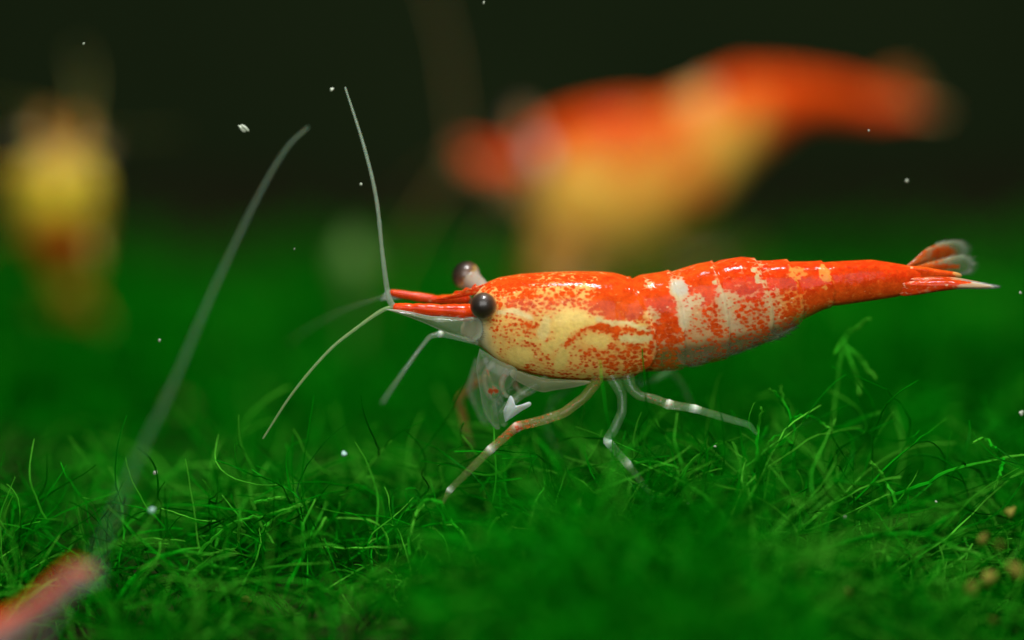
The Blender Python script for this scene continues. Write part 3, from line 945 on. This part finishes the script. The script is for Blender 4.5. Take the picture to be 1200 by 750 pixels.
def strand_paths(x, y, n, K, length, az0=None, curl=1.0):
    """N curved stems that grow out of the moss body at x, y"""
    h = moss_h(x, y)
    z0 = soil_z(x, y) + h * rng.uniform(0.0, 0.85, n)
    az = rng.uniform(0, 2 * math.pi, n) if az0 is None else az0 + rng.normal(0, 0.6, n)
    tilt = np.abs(rng.normal(0, 0.75, n)) + 0.1
    d = np.stack([np.sin(tilt) * np.cos(az), np.sin(tilt) * np.sin(az), np.cos(tilt)], 1)
    bend = rng.normal(0, 2.4, (n, 3)) * curl
    bend[:, 2] -= 0.6
    ln = length * rng.uniform(0.5, 1.25, n) * np.clip(h / 0.4, 0.2, 1.3)
    z0 = np.minimum(z0, soil_z(x, y) + np.maximum(h - ln * np.cos(tilt) * 0.7, 0.0) + rng.uniform(0, 0.08, n))
    P = np.zeros((n, K, 3))
    p = np.stack([x, y, z0], 1)
    st = (ln / (K - 1))[:, None]
    for k in range(K):
        P[:, k] = p
        p = p + d * st
        d = d + bend * st * 1.3 + rng.normal(0, 0.15, (n, 3))
        d /= np.linalg.norm(d, axis=1)[:, None]
    return P


def branch_paths(P, nb, K, length, spread=0.8):
    n, k, _ = P.shape
    who = rng.integers(0, n, nb)
    t = rng.uniform(0.25, 0.9, nb) * (k - 1)
    i = t.astype(int)
    f = (t - i)[:, None]
    a, b = P[who, i], P[who, i + 1]
    p = a * (1 - f) + b * f
    d = (b - a)
    d /= np.linalg.norm(d, axis=1)[:, None]
    d = d + rng.normal(0, spread, (nb, 3))
    d /= np.linalg.norm(d, axis=1)[:, None]
    bend = rng.normal(0, 2.6, (nb, 3))
    st = (length * rng.uniform(0.4, 1.2, nb) / (K - 1))[:, None]
    out = np.zeros((nb, K, 3))
    for q in range(K):
        out[:, q] = p
        p = p + d * st
        d = d + bend * st * 1.3 + rng.normal(0, 0.10, (nb, 3))
        d /= np.linalg.norm(d, axis=1)[:, None]
    return out


def strand_mesh(P, r0, tint, leaves=0, leaf_len=0.03, tipbright=0.25, sides=3):
    """thin tapered tubes plus tiny scale leaves; returns triangles"""
    n, K, _ = P.shape
    t = np.gradient(P, axis=1)
    t /= np.linalg.norm(t, axis=2)[..., None] + 1e-12
    ref = rng.normal(size=(n, 1, 3))
    a = np.cross(t, ref)
    a /= np.linalg.norm(a, axis=2)[..., None] + 1e-12
    b = np.cross(t, a)
    s = np.linspace(0, 1, K)
    R = np.asarray(r0)[:, None] * (1 - 0.55 * s[None, :] ** 2) * (1 + 0.15 * rng.normal(size=(n, K)))
    ph = np.arange(sides) * 2 * math.pi / sides
    V = P[:, :, None, :] + R[:, :, None, None] * (np.cos(ph)[None, None, :, None] * a[:, :, None, :] + np.sin(ph)[None, None, :, None] * b[:, :, None, :])
    V = V.reshape(-1, 3)
    q = grid_faces(K, sides)
    tri = np.concatenate([q[:, [0, 1, 2]], q[:, [0, 2, 3]]])
    F = (tri[None] + (np.arange(n) * K * sides)[:, None, None]).reshape(-1, 3)
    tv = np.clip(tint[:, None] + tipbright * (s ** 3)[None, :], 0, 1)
    A = np.repeat(tv.reshape(-1), sides)
    if leaves:
        m = leaves
        T = np.tile(np.linspace(0.12, 0.97, m) * (K - 1), (n, 1)) + rng.uniform(-0.3, 0.3, (n, m)) * (K - 1) / m
        T = np.clip(T, 0, K - 1.001)
        i = T.astype(int)
        f = (T - i)[..., None]
        ar = np.arange(n)[:, None]
        g = lambda Q: Q[ar, i] * (1 - f) + Q[ar, i + 1] * f
        p, tt, aa, bb = g(P), g(t), g(a), g(b)
        an = rng.uniform(0, 2 * math.pi, (n, m))[..., None]
        o = aa * np.cos(an) + bb * np.sin(an)
        e = np.cross(tt, o)
        ll = leaf_len * rng.uniform(0.6, 1.3, (n, m))[..., None]
        w = ll * 0.20
        tip = p + (tt * 0.86 + o * 0.5) * ll
        LV = np.stack([p - e * w, p + e * w, tip], 2).reshape(-1, 3)
        LF = np.arange(n * m * 3).reshape(-1, 3) + len(V)
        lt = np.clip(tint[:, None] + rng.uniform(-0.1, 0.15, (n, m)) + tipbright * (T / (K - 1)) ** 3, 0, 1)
        V = np.vstack([V, LV])
        F = np.vstack([F, LF])
        A = np.concatenate([A, np.repeat(lt.reshape(-1), 3)])
    return V, F, A


def in_view(d0, d1, per_cm2, margin=1.18):
    """random ground points in the slice of the view between depths d0 and d1"""
    wmax = 0.36 * d1 * margin
    n = int(per_cm2 * wmax * (d1 - d0) * 1.0)
    d = rng.uniform(d0, d1, n)
    x = rng.uniform(-0.5, 0.5, n) * wmax
    keep = np.abs(x) < 0.18 * d * margin + 0.15
    y = (d - D) / CT + (-0.95) * ST / CT
    return x[keep], y[keep]


def moss_bed(name, label, d0, d1, per_cm2, K, length, r, branches, leaves, tint0, leaf_len=0.026, bl=0.25, tufts=0, pop=0.12):
    x, y = in_view(d0, d1, per_cm2)
    if d1 < 12:
        keep = moss_h(x, y) > 0.20
        x, y = x[keep], y[keep]
    # growth thinned behind the bank: bare dark soil stands in for the hollow's shade
    thin = 0.85 * np.exp(-((y - 1.9) / 1.3) ** 2) * (1 - 0.55 * sstep(0.3, 1.5, x))
    keep = rng.random(len(x)) > thin
    x, y = x[keep], y[keep]
    az0 = None
    if tufts:
        nc = max(8, int(len(x) / tufts))
        who = rng.integers(0, nc, len(x))
        off = rng.normal(0, 0.10, (len(x), 2)) * rng.uniform(0.5, 1.3, nc)[who][:, None]
        cx, cy = x[:nc].copy(), y[:nc].copy()
        x, y = cx[who] + off[:, 0], cy[who] + off[:, 1]
        az0 = np.arctan2(off[:, 1], off[:, 0])
    patch = 0.5 + 0.5 * np.clip(fbm(x, y, 21, 2.6), -1, 1)
    n = len(x)
    P = strand_paths(x, y, n, K, length, az0)
    lim = (soil_z(x, y) + moss_h(x, y) * 1.05 + 0.03)[:, None]
    P[:, :, 2] = np.where(P[:, :, 2] > lim, lim + (P[:, :, 2] - lim) * 0.4, P[:, :, 2])
    tint = np.clip(tint0 + 0.34 * (patch - 0.5) + rng.normal(0, 0.12, n) + pop * (rng.random(n) < 0.2 + 0.14 * sstep(0.3, 1.2, x)), 0, 1)
    parts = [strand_mesh(P, r * rng.uniform(0.7, 1.2, n), tint, leaves, leaf_len)]
    nb = int(n * branches)
    if nb:
        Pb = branch_paths(P, nb, max(4, K - 3), bl)
        tb = np.clip(tint0 + rng.normal(0.02, 0.12, nb) + pop * (rng.random(nb) < 0.2), 0, 1)
        parts.append(strand_mesh(Pb, r * 0.75 * rng.uniform(0.7, 1.2, nb), tb, max(0, leaves - 3), leaf_len))
    V, F, A, off = [], [], [], 0
    for v, f, a in parts:
        V.append(v); F.append(f + off); A.append(a)
        off += len(v)
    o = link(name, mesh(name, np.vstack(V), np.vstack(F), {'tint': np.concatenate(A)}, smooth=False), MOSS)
    tag(o, label, 'moss', kind='stuff')
    return o


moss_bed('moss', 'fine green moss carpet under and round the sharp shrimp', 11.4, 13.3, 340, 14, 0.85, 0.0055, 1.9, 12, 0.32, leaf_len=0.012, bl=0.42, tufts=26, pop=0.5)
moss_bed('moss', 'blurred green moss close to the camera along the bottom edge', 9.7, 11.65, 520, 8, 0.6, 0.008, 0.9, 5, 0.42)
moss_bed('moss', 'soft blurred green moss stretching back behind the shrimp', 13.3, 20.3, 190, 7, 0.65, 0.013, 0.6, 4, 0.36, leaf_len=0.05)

# ------------------------------------------------------------------ single sprigs that stand out in focus
SPRIGS = [
    ('pale forked moss sprig hanging under the shrimp tail', 12.45, [[(978, 415), (990, 396), (1003, 384), (1019, 373)], [(985, 398), (1000, 412), (1014, 428), (1027, 443)], [(988, 405), (1000, 430), (1006, 448), (1008, 462)], [(986, 404), (982, 440), (976, 490), (968, 545)]], 2.0, 0.7),
    ('long moss stem arching to the right edge of the picture', 12.15, [[(1040, 582), (1085, 566), (1100, 556), (1140, 544), (1172, 537), (1205, 533)], [(1172, 536), (1165, 525), (1155, 514), (1140, 519)], [(1176, 538), (1172, 555), (1165, 573)]], 2.6, 0.62),
    ('upright moss shoot with a bent tip left of the dark gap', 12.1, [[(1050, 590), (1038, 566), (1030, 552), (1022, 541)]], 2.4, 0.68),
    ('branched moss sprig beside the hind foot of the shrimp', 12.2, [[(930, 560), (931, 520), (928, 495), (918, 470), (916, 452)], [(925, 485), (912, 464), (903, 456)], [(930, 490), (948, 488), (962, 494), (972, 502)], [(931, 520), (915, 510), (905, 515), (895, 530)]], 2.4, 0.55),
    ('straight moss shoot touching the hind foot of the shrimp', 12.1, [[(888, 560), (887, 530), (889, 500), (892, 477)]], 2.4, 0.6),
    ('moss stem leaning right below the tail with blunt top', 12.4, [[(930, 545), (960, 520), (990, 500), (1015, 488), (1034, 484)]], 4.0, 0.5),
    ('arched moss sprig under the front foot of the shrimp', 12.0, [[(519, 592), (528, 610), (542, 625), (552, 645), (558, 665)], [(519, 590), (500, 585), (488, 600), (482, 625)]], 2.4, 0.66),
    ('hooked moss sprig right of the front foot', 12.05, [[(572, 656), (571, 640), (574, 620), (582, 608), (592, 602)]], 2.2, 0.66),
    ('flat lying moss strand between the front feet', 12.3, [[(592, 547), (612, 545), (630, 549), (652, 555)]], 2.2, 0.68),
    ('fan of arching moss strands beside the red shrimp head', 12.0, [[(118, 728), (140, 700), (160, 672), (180, 656), (210, 645), (235, 642)], [(125, 730), (150, 690), (170, 665), (205, 648), (250, 650)], [(130, 726), (160, 690), (190, 672), (230, 668)], [(120, 722), (150, 712), (185, 705)]], 2.6, 0.5),
    ('feathery moss sprig with several pale tips in the lower left', 12.1, [[(266, 617), (285, 609), (308, 604), (330, 598), (352, 590)], [(298, 590), (316, 585), (332, 582)], [(310, 618), (325, 606), (345, 596), (360, 588)], [(262, 620), (245, 636), (232, 652), (255, 646), (275, 643)], [(282, 595), (281, 615), (279, 640)]], 2.2, 0.7),
    ('slanting moss strand rising from the lower left carpet', 12.0, [[(333, 702), (345, 668), (358, 645), (372, 622), (382, 606)]], 2.4, 0.6),
    ('thin moss strand dangling below the pale tips', 12.0, [[(242, 706), (248, 692), (255, 680), (264, 670)], [(240, 662), (258, 664), (280, 668)]], 2.0, 0.66),
    ('bent moss strand standing in the lower middle', 12.05, [[(480, 650), (480, 625), (486, 605), (497, 592)], [(484, 660), (489, 645), (493, 632)]], 2.2, 0.68),
    ('short pale moss shoot in front of the dark gap', 12.0, [[(1094, 682), (1100, 668), (1106, 655)]], 2.4, 0.78),
    ('curved moss stem crossing low in the right corner', 11.9, [[(960, 650), (1000, 632), (1040, 626), (1085, 628), (1130, 646)], [(1085, 628), (1105, 610), (1120, 602)]], 3.0, 0.48),
    ('thin moss strands in front of the near hind leg', 12.05, [[(745, 543), (765, 541), (785, 546), (795, 552), (790, 575)]], 1.8, 0.66),
]
for label, d, lines, r, tint in SPRIGS:
    V, F, A, off = [], [], [], 0
    for ln in lines:
        K = 14
        pts = np.array([W(x, y, d + 0.05 * rng.normal()) for x, y in ln])
        P, T = catmull(pts, 6)
        P = np.stack([np.interp(np.linspace(0, 1, K), np.linspace(0, 1, len(P)), P[:, c]) for c in range(3)], 1)
        P[1:-1] += rng.normal(0, 0.003, (K - 2, 3))
        v, f, a = strand_mesh(P[None], np.array([r * S * 0.95]), np.array([min(tint + 0.12, 1)]), 40, 0.02, 0.3, sides=5)
        V.append(v); F.append(f + off); A.append(a)
        off += len(v)
    V = np.vstack(V)
    b = V[np.argmin(V[:, 2])]
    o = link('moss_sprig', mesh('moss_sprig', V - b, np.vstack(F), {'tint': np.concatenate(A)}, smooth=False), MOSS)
    o.location = b
    tag(o, label, 'moss sprig', 'moss sprigs standing out of the carpet')


# ------------------------------------------------------------------ small loose things
def pebble(name, px, py, d, rpx, mat, label, cat, group, squash=(1, 0.9, 0.8), rough=0.25, sub=3, rot=None):
    import bmesh
    bm = bmesh.new()
    bmesh.ops.create_icosphere(bm, subdivisions=sub, radius=1)
    r = rng.uniform(0, 10, 3)
    rad = rpx * d / FPX
    for v in bm.verts:
        c = v.co
        k = 1 + rough * (math.sin(c.x * 2.3 + r[0]) * math.sin(c.y * 2.7 + r[1]) + 0.6 * math.sin(c.z * 3.9 + r[2] + c.x * 2))
        v.co = Vector((c.x * squash[0], c.y * squash[1], c.z * squash[2])) * k * rad
    me = bpy.data.meshes.new(name)
    bm.to_mesh(me)
    bm.free()
    me.polygons.foreach_set('use_smooth', np.ones(len(me.polygons), bool))
    o = link(name, me, mat)
    o.location = W(px, py, d)
    o.rotation_euler = rot if rot is not None else rng.uniform(0, 6.28, 3)
    tag(o, label, cat, group)
    return o


SP = 'specks drifting in the water'
for px, py, d, r, mt, label in (
        (98, 51, 12.1, 2.0, SPECK, 'tiny white speck in dark water above the yellow shrimp'),
        (389, 105, 12.2, 3.2, SPECK, 'bright white speck left of the upright feeler tip'),
        (423, 216, 12.2, 2.6, SPECK, 'white speck touching the middle of the upright feeler'),
        (187, 399, 12.2, 2.6, SPECK, 'small speck right of the yellow shrimp over dark moss'),
        (182, 554, 12.2, 3.2, SPECK, 'white speck beside the lower end of the long blurred feeler'),
        (178, 598, 11.85, 5.0, SPECKB, 'soft bluish bubble under a white speck near the blurred feeler'),
        (403, 532, 12.0, 5.0, SPECKB, 'bluish star-like bubble on the moss below the drooping feeler'),
        (1063, 212, 12.3, 3.0, SPECK, 'faint speck above the tail fan of the sharp shrimp'),
        (1018, 153, 12.2, 1.8, SPECK, 'dot of dust in front of the tail of the big orange shrimp'),
        (1197, 484, 12.2, 3.6, SPECK, 'white bead at the right edge of the picture'),
        (567, 3, 12.2, 2.0, SPECK, 'speck of dust at the top edge of the picture'),
        (1196, 343, 12.2, 2.0, SPECK, 'dust speck at the right edge level with the tail tip'),
        (990, 606, 12.0, 3.0, SPECK, 'pale bead lodged in the moss below the tail'),
        (838, 523, 12.1, 1.8, SPECK, 'small bead hanging below the hind leg'),
        (806, 590, 12.0, 2.0, SPECK, 'small bead on the moss right of the middle foot'),
        (1097, 588, 12.1, 2.4, SPECK, 'tiny bead on a strand at the dark gap in the moss'),
        (345, 292, 12.2, 1.4, SPECK, 'dust dot right of the long blurred feeler'),
        (790, 335, 0, 0, None, '')):
    if r:
        pebble('floating_speck', px, py, d, r * 0.75, mt, label, 'speck', SP)
pebble('floating_flake', 285, 150, 12.2, 5.0, SPECK, 'small white flake drifting over the long blurred feeler tip', 'flake', None, (1.3, 0.4, 0.5), 0.5, rot=(0, 0.6, 0))
GG = 'gravel grains showing through the moss'
for px, py, d, r, label in ((304, 717, 11.85, 9, 'tan gravel grain in the moss at the lower left'),
                            (288, 702, 12.1, 8, 'dull gravel grain behind a tan one at the lower left'),
                            (1152, 632, 11.7, 13, 'rounded tan grain below the dark gap in the moss'),
                            (1172, 638, 11.5, 6, 'pale bead among the gravel grains at the right edge'),
                            (1190, 668, 11.5, 13, 'bright tan grain touching the right edge'),
                            (1160, 677, 11.6, 13, 'flat brown grain left of the bright one at the right edge'),
                            (1140, 690, 11.5, 12, 'dark brown grain lowest of the right group'),
                            (1185, 600, 11.9, 11, 'reddish brown grain under the moss arch at the right edge'),
                            (995, 694, 11.7, 8, 'yellowish grain in the moss at the bottom right of centre'),
                            (1040, 731, 11.6, 6, 'glinting grain at the bottom edge under the right moss mound'),
                            (1164, 726, 11.6, 6, 'tan grain in the bottom right corner')):
    pebble('gravel_grain', px, py, d, r * 0.62, GRAIN, label, 'gravel', GG, (1.2, 0.9, 0.7), 0.34)
pebble('seed', 212, 478, 15.2, 9, OLIVE, 'blurred olive ball beside the long blurred feeler', 'seed', None, (1, 1, 1), 0.04)

# a pale broad leaf tip standing blurred behind the head
lf = [(413, 352), (396, 330), (392, 305), (402, 285), (414, 270), (428, 290), (437, 312), (432, 335)]
out, _ = catmull(np.array(lf + lf[:1], float), 5)
out = out[:-1]
c = np.mean(out, 0)
Vf, m = [], len(out)
for r, dz in ((1, 0), (0.6, 0.06), (0.0, 0.1)):
    for q in out:
        p = c + (np.array(q) - c) * r
        Vf.append(W(p[0], p[1], 16.0 - dz))
for r, dz in ((1, 0.02), (0.6, 0.02), (0.0, 0.04)):
    for q in out:
        p = c + (np.array(q) - c) * r
        Vf.append(W(p[0], p[1], 16.0 + dz))
Vf = np.array(Vf)
g1 = grid_faces(3, m)
Fq = np.vstack([g1, g1[:, ::-1] + 3 * m, np.array([[j, 3 * m + j, 3 * m + (j + 1) % m, (j + 1) % m] for j in range(m)])])
b = Vf[np.argmin(Vf[:, 2])]
stem_p, T = catmull(np.array([W(413, 350, 16.0), W(415, 385, 16.05), W(412, 430, 16.1)]), 8)
leaf = bpy.data.objects.new('water_plant', None)
leaf.location = stem_p[-1]
col.objects.link(leaf)
tag(leaf, 'pale green blurred leaf on a stem behind the feelers', 'plant')
link('leaf', mesh('leaf', Vf - stem_p[-1], Fq), LEAFM, leaf)
V, F, _ = tube(stem_p, 0.02, 8)
link('stem', mesh('stem', V - stem_p[-1], F), LEAFM, leaf)
